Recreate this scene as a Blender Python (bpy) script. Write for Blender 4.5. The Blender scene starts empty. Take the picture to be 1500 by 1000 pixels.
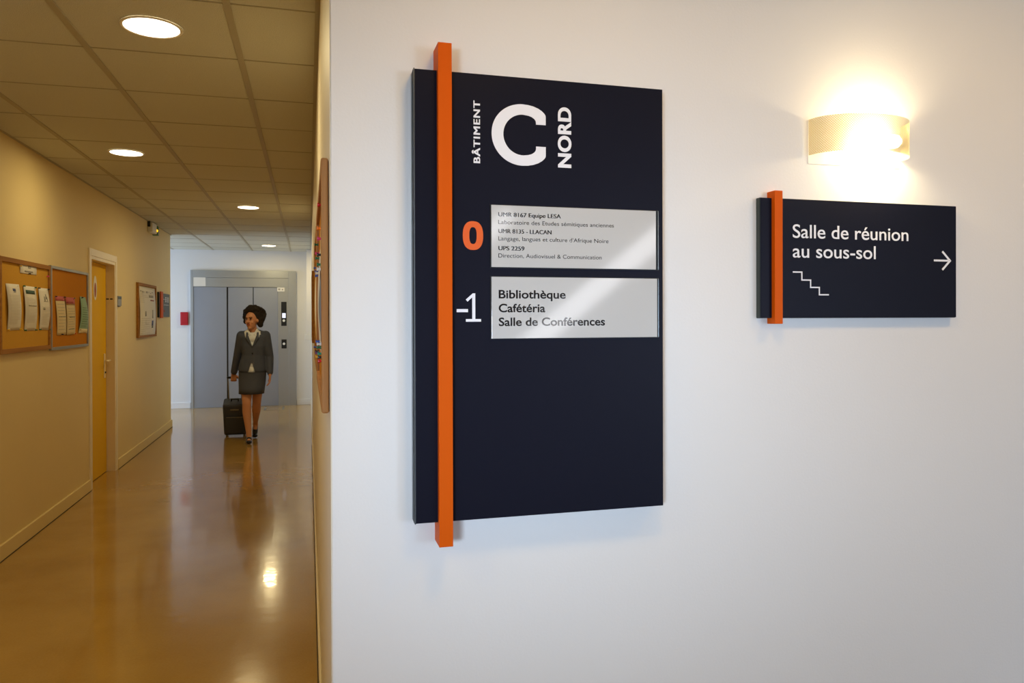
import bpy, bmesh, math, random
from mathutils import Vector, Matrix
random.seed(7)
S = bpy.context.scene
COL = S.collection
R = math.radians

# ------------------------------------------------------------------ camera
def make_camera():
    yaw, pit, rol = .2657, -.0033, -.0028
    F = Vector((math.sin(yaw)*math.cos(pit), math.cos(yaw)*math.cos(pit), math.sin(pit)))
    Rt = Vector((math.cos(yaw), -math.sin(yaw), 0)); U = Rt.cross(F)
    R2 = Rt*math.cos(rol) + U*math.sin(rol); U2 = -Rt*math.sin(rol) + U*math.cos(rol)
    cam = bpy.data.cameras.new('camera'); o = bpy.data.objects.new('camera', cam); COL.objects.link(o)
    m = Matrix((( R2.x, U2.x, -F.x, 0), (R2.y, U2.y, -F.y, 0), (R2.z, U2.z, -F.z, 1.5), (0, 0, 0, 1)))
    o.matrix_world = m
    cam.sensor_width = 36; cam.lens = 1096/1500*36
    cam.shift_y = -29.76/1500
    cam.clip_start = .02
    S.camera = o
make_camera()

# ------------------------------------------------------------------ light and exposure
S.view_settings.view_transform = 'Standard'
S.view_settings.look = 'None'
S.view_settings.gamma = 1
S.view_settings.use_curve_mapping = False
S.view_settings.exposure = 0.0
S.cycles.max_bounces = 10
S.cycles.diffuse_bounces = 6
S.cycles.transparent_max_bounces = 12
S.cycles.use_denoising = True
S.cycles.sample_clamp_indirect = 4

W = bpy.data.worlds.new('sky'); S.world = W; W.use_nodes = True
W.node_tree.nodes['Background'].inputs[0].default_value = (.60, .74, 1, 1)
W.node_tree.nodes['Background'].inputs[1].default_value = 1.0

def area(name, loc, rot, sx, sy, power, col, spread=math.pi, shape='RECTANGLE'):
    l = bpy.data.lights.new(name, 'AREA'); l.shape = shape; l.size = sx; l.size_y = sy
    l.energy = power; l.color = col; l.spread = spread
    o = bpy.data.objects.new(name, l); COL.objects.link(o); o.location = loc; o.rotation_euler = rot
    return o
DAY = (.62, .79, 1.0)
P_HALL, P_HALL2, P_LOBBY, P_DOWN = 6.0, 16, 95, 12.0
P_SKY = 6
WARM = (1.0, .80, .40)
P_HALL_WASH = 6.2
# daylight entering by the hall's side window and the lobby's window, plus a cool fill
wl = area('window_daylight_hall', (-1.70, -1.9, 1.32), (0, 0, 0), 1.3, .5, P_HALL, DAY, R(30))
area('window_daylight_sky', (-1.74, -1.9, 1.3), (0, R(-90), 0), 1.3, 1.6, P_SKY, DAY)
wl.rotation_euler = Vector((2.05, 3.6, -.02)).to_track_quat('-Z', 'Z').to_euler()
wb = area('cool_fill_back', (3.95, -3.5, 1.35), (0, 0, 0), .8, 1.1, P_HALL2, (.58, .76, 1.0), R(75))  # added cool fill, aimed at the lower right of the sign wall
wb.rotation_euler = Vector((-1.75, 5.2, -.55)).to_track_quat('-Z', 'Z').to_euler()
area('window_daylight_lobby', (-4.85, 12.45, 1.35), (0, R(-90), 0), 1.9, 1.6, P_LOBBY, (.52, .70, 1.0))

# ------------------------------------------------------------------ materials
def lin(c): return tuple(((v/255)/12.92 if v/255 <= .04045 else ((v/255+.055)/1.055)**2.4) for v in c)
def mat(name, rgb, rough=.5, metal=0, spec=.5, coat=0, coat_rough=.05, bump=0, bscale=60, var=0, vscale=3, emit=None, estr=0, trans=0, alpha=1, ior=1.45):
    m = bpy.data.materials.new(name); m.use_nodes = True
    nt = m.node_tree; b = nt.nodes['Principled BSDF']
    c = (*lin(rgb), 1)
    b.inputs['Base Color'].default_value = c
    b.inputs['Roughness'].default_value = rough; b.inputs['Metallic'].default_value = metal
    b.inputs['Specular IOR Level'].default_value = spec
    b.inputs['Coat Weight'].default_value = coat; b.inputs['Coat Roughness'].default_value = coat_rough
    b.inputs['Transmission Weight'].default_value = trans; b.inputs['IOR'].default_value = ior
    if emit:
        b.inputs['Emission Color'].default_value = (*lin(emit), 1); b.inputs['Emission Strength'].default_value = estr
    tc = nt.nodes.new('ShaderNodeTexCoord')
    if bump:
        n = nt.nodes.new('ShaderNodeTexNoise'); n.inputs['Scale'].default_value = bscale; n.inputs['Detail'].default_value = 4
        nt.links.new(tc.outputs['Object'], n.inputs['Vector'])
        bp = nt.nodes.new('ShaderNodeBump'); bp.inputs['Strength'].default_value = bump; bp.inputs['Distance'].default_value = .01
        nt.links.new(n.outputs['Fac'], bp.inputs['Height']); nt.links.new(bp.outputs['Normal'], b.inputs['Normal'])
    if var:
        n = nt.nodes.new('ShaderNodeTexNoise'); n.inputs['Scale'].default_value = vscale; n.inputs['Detail'].default_value = 5
        nt.links.new(tc.outputs['Object'], n.inputs['Vector'])
        mx = nt.nodes.new('ShaderNodeMix'); mx.data_type = 'RGBA'
        mx.inputs['A'].default_value = tuple(v*(1-var) for v in c[:3]) + (1,)
        mx.inputs['B'].default_value = tuple(min(1, v*(1+var)) for v in c[:3]) + (1,)
        nt.links.new(n.outputs['Fac'], mx.inputs['Factor']); nt.links.new(mx.outputs['Result'], b.inputs['Base Color'])
    return m
def wood(name, rgb, rgb2, axis=2, scale=1.0, rough=.45):
    m = mat(name, rgb, rough); nt = m.node_tree; b = nt.nodes['Principled BSDF']
    tc = nt.nodes.new('ShaderNodeTexCoord'); mp = nt.nodes.new('ShaderNodeMapping')
    sc = [60*scale]*3; sc[axis] = 2*scale; mp.inputs['Scale'].default_value = sc
    n = nt.nodes.new('ShaderNodeTexNoise'); n.inputs['Scale'].default_value = 1; n.inputs['Detail'].default_value = 6
    r = nt.nodes.new('ShaderNodeValToRGB')
    r.color_ramp.elements[0].position = .3; r.color_ramp.elements[1].position = .7
    r.color_ramp.elements[0].color = (*lin(rgb), 1); r.color_ramp.elements[1].color = (*lin(rgb2), 1)
    nt.links.new(tc.outputs['Object'], mp.inputs['Vector']); nt.links.new(mp.outputs['Vector'], n.inputs['Vector'])
    nt.links.new(n.outputs['Fac'], r.inputs['Fac']); nt.links.new(r.outputs['Color'], b.inputs['Base Color'])
    return m
M = {}
M['hall_paint'] = mat('white hall wall paint', (232, 231, 230), .75, spec=.25, bump=.04, bscale=160, var=.02, vscale=2)
M['cream_paint'] = mat('cream corridor wall paint', (222, 200, 142), .55, spec=.35, bump=.05, bscale=120, var=.03, vscale=2)
M['right_paint'] = mat('pale cream corridor wall paint', (233, 224, 206), .5, spec=.35, bump=.05, bscale=120)
M['lobby_paint'] = mat('white lobby wall paint', (225, 224, 222), .7, spec=.3, bump=.03, bscale=120)
M['trim'] = mat('cream gloss trim paint', (230, 215, 182), .35)
M['yellow_door'] = mat('ochre yellow door paint', (222, 174, 34), .65, spec=.15, var=.04, vscale=2)
M['tile_gap'] = mat('ceiling void dark', (70, 62, 48), .9)
M['ceiling_tile'] = mat('mineral fibre ceiling tile', (208, 207, 192), .95, spec=.1, bump=.5, bscale=220, var=.10, vscale=150)
M['rail'] = mat('painted ceiling rail', (172, 165, 142), .6)
M['tee'] = mat('dull cross tee', (168, 162, 142), .8)
M['hall_ceiling'] = mat('hall ceiling plaster', (228, 208, 170), .9)
M['orange'] = mat('satin orange painted aluminium', (212, 88, 0), .5, spec=.15, bump=.03, bscale=900)
M['sign_dark'] = mat('dark navy satin sign panel', (22, 23, 36), .42, spec=.10, bump=.01, bscale=700)
M['sign_side'] = mat('anodised sign edge', (92, 98, 104), .35, metal=.7)
M['sign_side_dark'] = mat('dark green black sign edge', (44, 54, 52), .4)
M['white_vinyl'] = mat('white vinyl lettering', (236, 238, 246), .45)
M['orange_vinyl'] = mat('orange vinyl numeral', (226, 96, 28), .45)
M['plate'] = mat('silver grey glossy name plate', (193, 193, 192), .55, spec=.0, coat=1, coat_rough=.07)
M['plate_ink'] = mat('black plate printing under gloss', (24, 24, 28), .55, spec=.0, coat=1, coat_rough=.07)
M['plate_edge'] = mat('clear plate holder edge', (96, 100, 100), .2, metal=.5)
M['black'] = mat('matte black plastic', (16, 17, 18), .5)
M['white_plastic'] = mat('white plastic', (226, 226, 222), .4)
M['steel'] = mat('brushed stainless steel', (178, 182, 184), .32, metal=.65, bump=.02, bscale=300)
M['steel_door'] = mat('brushed grey lift door steel', (158, 164, 176), .42, metal=.6, bump=.02, bscale=200, var=.06, vscale=1.5)
M['steel_dark'] = mat('dark steel reveal', (62, 62, 62), .5, metal=.6)
M['red'] = mat('red enamel box', (178, 22, 34), .4)
M['cork'] = mat('cork board pale', (206, 156, 62), .9, spec=.1, bump=.3, bscale=300, var=.15, vscale=180)
M['cork_dark'] = mat('cork board orange', (196, 128, 36), .9, spec=.1, bump=.3, bscale=300, var=.15, vscale=180)
M['board_wood'] = wood('board frame wood', (138, 90, 32), (166, 114, 46), 1, 1.0, .75)
M['beech'] = wood('beech board frame wood', (160, 108, 56), (188, 134, 78), 2, 1.0, .7)
M['alu'] = mat('aluminium frame', (150, 148, 140), .4, metal=.6)
M['paper'] = mat('white paper', (226, 222, 212), .7)
M['paper_cream'] = mat('cream printed paper', (222, 204, 158), .7)
M['paper_pink'] = mat('pink printed band', (190, 92, 92), .7)
M['paper_green'] = mat('pale green paper', (142, 176, 150), .7)
M['paper_grey'] = mat('blue grey poster paper', (120, 130, 145), .6)
M['ink'] = mat('grey print', (160, 156, 146), .7)
M['ink_light'] = mat('light grey print', (204, 198, 185), .7)
M['ink_green'] = mat('dark green print', (56, 84, 74), .7)
M['ink_blue'] = mat('blue print', (78, 90, 140), .7)
M['ink_red'] = mat('red brown print', (150, 70, 60), .7)
M['plaque_blue'] = mat('grey blue door sign', (70, 84, 96), .45)
M['rubber'] = mat('black rubber', (18, 18, 20), .7)
M['disc'] = mat('lit downlight diffuser', (255, 250, 240), .4, emit=(255, 240, 214), estr=9)
M['ring'] = mat('white downlight rim', (235, 228, 210), .4)
M['bulb'] = mat('lit halogen tube', (255, 255, 255), .4, emit=(255, 230, 184), estr=150)
M['strip'] = mat('glowing reflection strip face', (255, 255, 255), .4, emit=(250, 250, 255), estr=8)
M['exit_lit'] = mat('lit amber indicator', (255, 200, 40), .4, emit=(255, 176, 20), estr=2.2)
M['exit_green'] = mat('green exit sign face', (60, 110, 60), .4)
M['lcd'] = mat('lit white call display', (230, 235, 255), .4, emit=(220, 228, 255), estr=.8)
M['skin'] = mat('brown skin', (196, 140, 108), .5)
M['hair'] = mat('dark brown curly hair', (26, 19, 18), .8, bump=1.0, bscale=60)
M['hall_floor'] = mat('blue grey hall lino', (128, 134, 146), .3, var=.04)
M['suit'] = mat('charcoal suit wool', (70, 77, 98), .8, bump=.05, bscale=300)
M['skirt'] = mat('charcoal skirt wool', (72, 78, 98), .8)
M['blouse'] = mat('white blouse cotton', (222, 228, 240), .8)
M['shoe'] = mat('black leather shoe', (14, 14, 20), .3)
M['case'] = mat('dark grey suitcase fabric', (64, 68, 82), .7)
M['eye'] = mat('dark eye', (20, 14, 12), .2)
M['lips'] = mat('rose lips', (150, 66, 60), .4)
M['glass'] = mat('window glass', (255, 255, 255), .02, trans=1)

def floor_material():
    m = mat('polished ochre lino floor', (168, 122, 52), .16, spec=.5, coat=.35, coat_rough=.05)
    nt = m.node_tree; b = nt.nodes['Principled BSDF']; tc = nt.nodes.new('ShaderNodeTexCoord')
    n = nt.nodes.new('ShaderNodeTexNoise'); n.inputs['Scale'].default_value = 1.6; n.inputs['Detail'].default_value = 6
    n2 = nt.nodes.new('ShaderNodeTexNoise'); n2.inputs['Scale'].default_value = 90; n2.inputs['Detail'].default_value = 3
    nt.links.new(tc.outputs['Object'], n.inputs['Vector']); nt.links.new(tc.outputs['Object'], n2.inputs['Vector'])
    ad = nt.nodes.new('ShaderNodeMath'); ad.operation = 'MULTIPLY_ADD'; ad.inputs[1].default_value = .25
    nt.links.new(n2.outputs['Fac'], ad.inputs[0]); nt.links.new(n.outputs['Fac'], ad.inputs[2])
    r = nt.nodes.new('ShaderNodeValToRGB'); r.color_ramp.elements[0].position = .4; r.color_ramp.elements[1].position = .85
    r.color_ramp.elements[0].color = (*lin((156, 118, 48)), 1); r.color_ramp.elements[1].color = (*lin((180, 144, 74)), 1)
    nt.links.new(ad.outputs[0], r.inputs['Fac']); nt.links.new(r.outputs['Color'], b.inputs['Base Color'])
    wv = nt.nodes.new('ShaderNodeTexNoise'); wv.inputs['Scale'].default_value = 14; wv.inputs['Detail'].default_value = 2
    nt.links.new(tc.outputs['Object'], wv.inputs['Vector'])
    bp = nt.nodes.new('ShaderNodeBump'); bp.inputs['Strength'].default_value = .05; bp.inputs['Distance'].default_value = .01
    nt.links.new(wv.outputs['Fac'], bp.inputs['Height'])
    nt.links.new(bp.outputs['Normal'], b.inputs['Normal']); nt.links.new(bp.outputs['Normal'], b.inputs['Coat Normal'])
    return m
M['floor'] = floor_material()

def perforated():
    m = bpy.data.materials.new('perforated cream metal'); m.use_nodes = True; nt = m.node_tree
    b = nt.nodes['Principled BSDF']; out = nt.nodes['Material Output']
    b.inputs['Base Color'].default_value = (*lin((232, 216, 160)), 1); b.inputs['Roughness'].default_value = .5
    uv = nt.nodes.new('ShaderNodeTexCoord'); sc = nt.nodes.new('ShaderNodeVectorMath'); sc.operation = 'SCALE'; sc.inputs['Scale'].default_value = 1/.0062
    nt.links.new(uv.outputs['UV'], sc.inputs[0])
    ds = []
    for off in (0, .5):
        a = nt.nodes.new('ShaderNodeVectorMath'); a.operation = 'ADD'; a.inputs[1].default_value = (off, off, 0); nt.links.new(sc.outputs[0], a.inputs[0])
        f = nt.nodes.new('ShaderNodeVectorMath'); f.operation = 'FRACTION'; nt.links.new(a.outputs[0], f.inputs[0])
        s = nt.nodes.new('ShaderNodeVectorMath'); s.operation = 'SUBTRACT'; s.inputs[1].default_value = (.5, .5, 0); nt.links.new(f.outputs[0], s.inputs[0])
        l = nt.nodes.new('ShaderNodeVectorMath'); l.operation = 'LENGTH'; nt.links.new(s.outputs[0], l.inputs[0]); ds.append(l)
    mn = nt.nodes.new('ShaderNodeMath'); mn.operation = 'MINIMUM'; nt.links.new(ds[0].outputs['Value'], mn.inputs[0]); nt.links.new(ds[1].outputs['Value'], mn.inputs[1])
    lt = nt.nodes.new('ShaderNodeMath'); lt.operation = 'LESS_THAN'; lt.inputs[1].default_value = .19; nt.links.new(mn.outputs[0], lt.inputs[0])
    tr = nt.nodes.new('ShaderNodeBsdfTransparent'); mx = nt.nodes.new('ShaderNodeMixShader')
    nt.links.new(lt.outputs[0], mx.inputs[0]); nt.links.new(b.outputs[0], mx.inputs[1]); nt.links.new(tr.outputs[0], mx.inputs[2])
    nt.links.new(mx.outputs[0], out.inputs[0])
    return m
M['perforated'] = perforated()

# ------------------------------------------------------------------ mesh helpers
def link(name, me, m, parent=None):
    o = bpy.data.objects.new(name, me); COL.objects.link(o)
    if m: me.materials.append(M[m])
    if parent: o.parent = parent
    return o
def obj(name, bm, m, parent=None, smooth=False):
    me = bpy.data.meshes.new(name); bm.normal_update(); bm.to_mesh(me); bm.free()
    if smooth:
        for p in me.polygons: p.use_smooth = True
    return link(name, me, m, parent)
def box(bm, x0, x1, y0, y1, z0, z1, bev=0):
    vs = [bm.verts.new(v) for v in ((x0,y0,z0),(x1,y0,z0),(x1,y1,z0),(x0,y1,z0),(x0,y0,z1),(x1,y0,z1),(x1,y1,z1),(x0,y1,z1))]
    fs = [bm.faces.new([vs[i] for i in f]) for f in ((0,3,2,1),(4,5,6,7),(0,1,5,4),(1,2,6,5),(2,3,7,6),(3,0,4,7))]
    if bev:
        es = list({e for f in fs for e in f.edges})
        bmesh.ops.bevel(bm, geom=es, offset=bev, segments=2, affect='EDGES', profile=.5)
    return vs
def bx(name, m, parent, x0, x1, y0, y1, z0, z1, bev=0):
    bm = bmesh.new(); box(bm, x0, x1, y0, y1, z0, z1, bev); return obj(name, bm, m, parent)
def cyl(bm, p0, p1, r0, r1=None, n=20):
    r1 = r0 if r1 is None else r1
    p0 = Vector(p0); p1 = Vector(p1); d = p1-p0
    q = d.to_track_quat('Z', 'Y').to_matrix().to_4x4()
    bmesh.ops.create_cone(bm, cap_ends=True, segments=n, radius1=r0, radius2=r1, depth=d.length, matrix=Matrix.Translation((p0+p1)/2) @ q)
def ball(bm, c, rx, ry=None, rz=None, rot=0, seg=16):
    ry = rx if ry is None else ry; rz = rx if rz is None else rz
    bmesh.ops.create_uvsphere(bm, u_segments=seg, v_segments=max(6, seg//2+2), radius=1,
        matrix=Matrix.Translation(c) @ Matrix.Rotation(rot, 4, 'Z') @ Matrix.Diagonal((rx, ry, rz, 1)))
def thing(name, label, cat, loc, group=None, rot=(0,0,0)):
    o = bpy.data.objects.new(name, None); COL.objects.link(o); o.location = loc; o.rotation_euler = rot
    o.empty_display_size = .05
    return tag(o, label, cat, group)
def tag(o, label, cat, group=None):
    o['label'] = label; o['category'] = cat
    if group: o['group'] = group
    return o
def struct(o):
    o['kind'] = 'structure'; return o
def loft(bm, rings, cap=True, closed=True):
    rs = [[bm.verts.new(v) for v in r] for r in rings]
    n = len(rs[0])
    for a, b in zip(rs, rs[1:]):
        for i in range(n if closed else n-1): bm.faces.new((a[i], a[(i+1) % n], b[(i+1) % n], b[i]))
    if cap: bm.faces.new(rs[0][::-1]); bm.faces.new(rs[-1])
def prism_y(bm, pts, y0, y1):
    """polygon in XZ (counter-clockwise seen from -Y) extruded from y1 (back) to y0 (front)"""
    a = [bm.verts.new((x, y0, z)) for x, z in pts]; b = [bm.verts.new((x, y1, z)) for x, z in pts]
    n = len(pts); bm.faces.new(a); bm.faces.new(b[::-1])
    for i in range(n): bm.faces.new((a[i], b[i], b[(i+1) % n], a[(i+1) % n]))

# ------------------------------------------------------------------ the setting
XL, XR, YW, YE, ZC = -1.861, .047, 1.70, 13.643, 2.687
YL = 11.36            # where the corridor's left wall stops and the lobby opens
root_parent = None
flo = struct(bx('floor', 'floor', None, -5.2, 5.2, -3.8, YE+.2, -.12, 0))
bx('hall_lino', 'hall_floor', flo, XR, 4.6, -3.6, YW, 0, .003)

# ceiling: slab above, rails and separate tiles below (children of the ceiling)
ceiling = struct(bx('ceiling', 'tile_gap', None, -5.2, 5.2, -3.8, YE+.2, ZC+.03, ZC+.15))
bx('plaster_ceiling', 'hall_ceiling', ceiling, XR+.02, 4.6, -3.6, YW-.001, ZC, ZC+.029)
s = .6328; xb = -.2929; y0 = 2.998
def tile_mesh(w, d):
    bm = bmesh.new(); g = .0028
    box(bm, g, w-g, g, d-g, 0, .014, .0012)
    me = bpy.data.meshes.new('ceiling_tile'); bm.to_mesh(me); bm.free(); me.materials.append(M['ceiling_tile']); return me
tiles = {}
def put_tile(x0_, x1_, ya, yb):
    k = (round(x1_-x0_, 3), round(yb-ya, 3))
    if k not in tiles: tiles[k] = tile_mesh(*k)
    o = bpy.data.objects.new('ceiling_tile', tiles[k]); COL.objects.link(o); o.parent = ceiling
    o.location = (x0_, ya, ZC + random.uniform(0, .0012))
hole_rows = []
LIGHTS = [(-.609, 3.315), (-1.242, 5.846), (-.609, 8.377), (-.609, 12.65), (-1.242, .78)]
bars = [xb+s, xb, xb-s, xb-2*s]
ys = [y0 + s*j for j in range(-10, 18)]
for j in range(len(ys)-1):
    ya, yb = ys[j], min(ys[j+1], YE)
    if yb-ya < .05: continue
    edges = [XL, xb-2*s, xb-s, xb, XR]
    if ya > YL-.5:
        edges = [-4.9, xb-7*s, xb-6*s, xb-5*s, xb-4*s, xb-3*s, xb-2*s, xb-s, xb, XR]
    for a, b in zip(edges, edges[1:]):
        if a < XL-.01 and yb > YL+.01:
            put_tile(a, b, max(ya, YL+.12), yb)
            if ya < YL+.12 and b > XL: put_tile(XL, b, ya, YL+.12)
        elif a < XL-.01:
            continue
        elif a < XL+.01 or ya <= YL: put_tile(a, b, ya, yb)
        else: put_tile(a, b, ya, yb)
for x in (xb, xb-s, xb-2*s):
    bx('ceiling_rail', 'rail', ceiling, x-.0135, x+.0135, ys[0], YE-.001, ZC-.004, ZC+.0295, .0008)
for k in (3, 4, 5, 6, 7):
    bx('ceiling_rail', 'rail', ceiling, xb-k*s-.0135, xb-k*s+.0135, YL+.12, YE-.001, ZC-.004, ZC+.0295, .0008)
for j, yy_ in enumerate(ys):
    if yy_ < YE-.05:
        bx('cross_tee', 'tee', ceiling, XL if yy_ < YL+.12 else -4.9, XR-.001, yy_-.0042, yy_+.0042, ZC-.0015, ZC+.0295)
# perimeter angle
bx('edge_angle', 'rail', ceiling, XL, XL+.018, -3.4, YL, ZC-.003, ZC+.02)
bx('edge_angle', 'rail', ceiling, XR-.018, XR, YW, YE, ZC-.003, ZC+.02)

# left wall with the yellow door's opening and the hall window further back
DY0, DY1, DZ = 7.355, 8.235, 2.07
bm = bmesh.new()
WT = .16
box(bm, XL-WT, XL, -3.6, -2.9, 0, ZC+.03); box(bm, XL-WT, XL, -2.9, -.9, 0, .35); box(bm, XL-WT, XL, -2.9, -.9, 2.15, ZC+.03)
box(bm, XL-WT, XL, -.9, DY0, 0, ZC+.03); box(bm, XL-WT, XL, DY0, DY1, DZ, ZC+.03); box(bm, XL-WT, XL, DY1, YL, 0, ZC+.03)
struct(obj('wall_left', bm, 'cream_paint'))
struct(bx('wall_lobby_front', 'lobby_paint', None, -5.0, XL-WT, YL-.15, YL, 0, ZC+.03))
struct(bx('wall_far', 'lobby_paint', None, -5.0, XR+.2, YE, YE+.15, 0, ZC+.03))
bm = bmesh.new()
box(bm, -5.15, -5.0, YL-.15, 11.65, 0, ZC+.03); box(bm, -5.15, -5.0, 13.25, YE+.15, 0, ZC+.03)
box(bm, -5.15, -5.0, 11.65, 13.25, 0, .4); box(bm, -5.15, -5.0, 11.65, 13.25, 2.3, ZC+.03)
struct(obj('wall_lobby_left', bm, 'lobby_paint'))
struct(bx('wall_right', 'right_paint', None, XR, XR+.2, YW+.004, YE, 0, ZC+.03))
struct(bx('wall_front', 'hall_paint', None, XR+.003, 4.75, YW, YW+.2, 0, ZC+.03))
bm = bmesh.new()
box(bm, 4.6, 4.75, -3.75, YW, 0, ZC+.03)
struct(obj('wall_hall_right', bm, 'hall_paint'))
bm = bmesh.new()
box(bm, XL-WT, 3.5, -3.75, -3.6, 0, ZC+.03); box(bm, 4.4, 4.75, -3.75, -3.6, 0, ZC+.03)
box(bm, 3.5, 4.4, -3.75, -3.6, 0, .7); box(bm, 3.5, 4.4, -3.75, -3.6, 2.05, ZC+.03)
struct(obj('wall_back', bm, 'hall_paint'))
# windows (behind the camera and in the lobby)
def window_x(name, x, ya, yb, za, zb):
    bm = bmesh.new(); f = .05
    box(bm, x-.03, x+.03, ya, ya+f, za, zb); box(bm, x-.03, x+.03, yb-f, yb, za, zb)
    box(bm, x-.03, x+.03, ya+f, yb-f, za, za+f); box(bm, x-.03, x+.03, ya+f, yb-f, zb-f, zb); box(bm, x-.02, x+.02, (ya+yb)/2-.02, (ya+yb)/2+.02, za+f, zb-f)
    w = struct(obj(name, bm, 'white_plastic')); bx('pane', 'glass', w, x-.004, x+.004, ya+f, yb-f, za+f, zb-f)
window_x('window_1', XL-.08, -2.9, -.9, .35, 2.15)
window_x('window_2', -5.07, 11.65, 13.25, .4, 2.3)
bm = bmesh.new()
box(bm, 3.5, 3.55, -3.7, -3.65, .7, 2.05); box(bm, 4.35, 4.4, -3.7, -3.65, .7, 2.05); box(bm, 3.55, 4.35, -3.7, -3.65, .7, .75); box(bm, 3.55, 4.35, -3.7, -3.65, 2.0, 2.05)
w3 = struct(obj('window_3', bm, 'white_plastic')); bx('pane', 'glass', w3, 3.55, 4.35, -3.678, -3.672, .75, 2.0)  # unseen window put in to carry the cool fill

# baseboards
def skirting(name, m, x0, x1, ya, yb, h):
    return struct(bx(name, m, None, x0, x1, ya, yb, 0, h, .004))
skirting('baseboard_left', 'cream_paint', XL, XL+.018, -3.4, DY0-.055, .10)
skirting('baseboard_left', 'cream_paint', XL, XL+.018, DY1+.055, YL+.005, .10)
skirting('baseboard_right', 'trim', XR-.011, XR, YW+.02, YE-.02, .09)
skirting('baseboard_far', 'lobby_paint', -4.95, -1.93, YE-.016, YE, .10)
skirting('baseboard_far', 'lobby_paint', -.195, XR-.012, YE-.016, YE, .10)
skirting('baseboard_front', 'hall_paint', XR+.01, 4.55, YW-.014, YW, .09)
# dark strips at the foot of the corridor walls
struct(bx('trim_1', 'tile_gap', None, XL+.018, XL+.0215, -3.4, DY0-.055, 0, .005))
struct(bx('trim_2', 'tile_gap', None, XL+.018, XL+.0215, DY1+.055, YL, 0, .005))
struct(bx('trim_3', 'tile_gap', None, XR-.0155, XR-.011, YW+.02, 9.2, 0, .006))  # dark colour stands in for the shadow along the baseboard edge

# yellow door in the left wall, set back between white jambs
door = struct(bx('door_1', 'yellow_door', None, XL-.115, XL-.072, DY0+.035, DY1-.035, .006, DZ-.032, .002))
fr = bmesh.new()
box(fr, XL-.14, XL+.012, DY0-.05, DY0-.0005, 0, DZ+.065, .003); box(fr, XL-.14, XL+.012, DY1, DY1+.05, 0, DZ+.065, .003)
box(fr, XL-.14, XL+.012, DY0, DY1, DZ, DZ+.065, .003)
box(fr, XL-.135, XL+.008, DY0, DY0+.032, 0, DZ, .002); box(fr, XL-.135, XL+.008, DY1-.032, DY1, 0, DZ, .002); box(fr, XL-.135, XL+.008, DY0+.032, DY1-.032, DZ-.03, DZ, .002)
obj('door_frame', fr, 'trim', door)
bm = bmesh.new(); box(bm, XL-.072, XL-.064, 8.105, 8.145, .93, 1.17, .004)
hp = obj('handle_plate', bm, 'trim', door)
bm = bmesh.new(); cyl(bm, (XL-.064, 8.125, 1.10), (XL-.022, 8.125, 1.10), .009); cyl(bm, (XL-.022, 8.13, 1.10), (XL-.022, 8.01, 1.10), .009, .007); ball(bm, (XL-.022, 8.128, 1.10), .010)
obj('handle_lever', bm, 'trim', hp, True)
bm = bmesh.new(); cyl(bm, (XL-.064, 8.125, .985), (XL-.056, 8.125, .985), .009); obj('lock_cylinder', bm, 'steel_dark', hp)
bm = bmesh.new(); box(bm, XL-.07, XL-.045, DY1-.034, DY1-.032, 1.70, 1.712); box(bm, XL-.035, XL-.012, DY1-.034, DY1-.032, 1.70, 1.712); obj('strike_plate', bm, 'steel_dark', door)
bm = bmesh.new(); cyl(bm, (XL-.0715, 7.81, 1.80), (XL-.070, 7.81, 1.80), .115, n=32)
for v in bm.verts: v.co.y = 7.81 + (v.co.y-7.81)*.5
st = obj('oval_sticker', bm, 'paper', door); bm = bmesh.new(); ball(bm, (XL-.0695, 7.81, 1.78), .001, .03, .07); obj('print', bm, 'ink_red', st)

# ------------------------------------------------------------------ ceiling lamps
LL = ['nearest and largest round lit downlight in the corridor ceiling',
      'second round lit downlight, nearer the left corridor wall',
      'third round lit downlight, towards the corridor end, right of the bars',
      'farthest small round downlight in the lobby ceiling before the lift',
      'round lit downlight above the corridor mouth, beside the camera']
for (x, y), lb in zip(LIGHTS, LL):
    t = thing('downlight', lb, 'ceiling light', (x, y, ZC), 'round downlights in the tiled ceiling')
    bm = bmesh.new(); prof = [(.113, 0), (.118, -.003), (.114, -.007), (.106, -.006), (.103, -.002), (.103, 0)]
    loft(bm, [[(r*math.cos(a), r*math.sin(a), z) for a in [2*math.pi*i/40 for i in range(40)]] for r, z in prof], cap=False)
    obj('rim', bm, 'ring', t, True)
    bm = bmesh.new(); cyl(bm, (0, 0, -.001), (0, 0, -.004), .104, n=40); obj('diffuser', bm, 'disc', t)
    l = area('downlight_lamp', (0, 0, -.010), (0, 0, 0), .19, .19, P_DOWN*(.5 if abs(x+1.242) < .01 else 1), WARM, R(178), 'DISK'); l.parent = t

for k, (x, y) in enumerate(((.55, .85), (1.9, .85))):  # unseen lamps added to warm the upper part of the sign wall
    t = thing('hall_wash', ('added round warm wall washer in the plaster ceiling above the tall sign', 'added round warm wall washer in the plaster ceiling above the small sign')[k], 'ceiling light', (x, y, ZC), 'added warm wall washers out of view')
    bm = bmesh.new(); loft(bm, [[(r_*math.cos(a), r_*math.sin(a), z) for a in [2*math.pi*i/32 for i in range(32)]] for r_, z in prof], cap=False); obj('rim', bm, 'ring', t, True)
    bm = bmesh.new(); cyl(bm, (0, 0, -.001), (0, 0, -.004), .104, n=32); obj('diffuser', bm, 'disc', t)
    l = area('downlight_lamp', (0, 0, -.010), (0, 0, 0), .3, .3, P_HALL_WASH, (1, .57, .10), R(165), 'DISK'); l.parent = t

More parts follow.
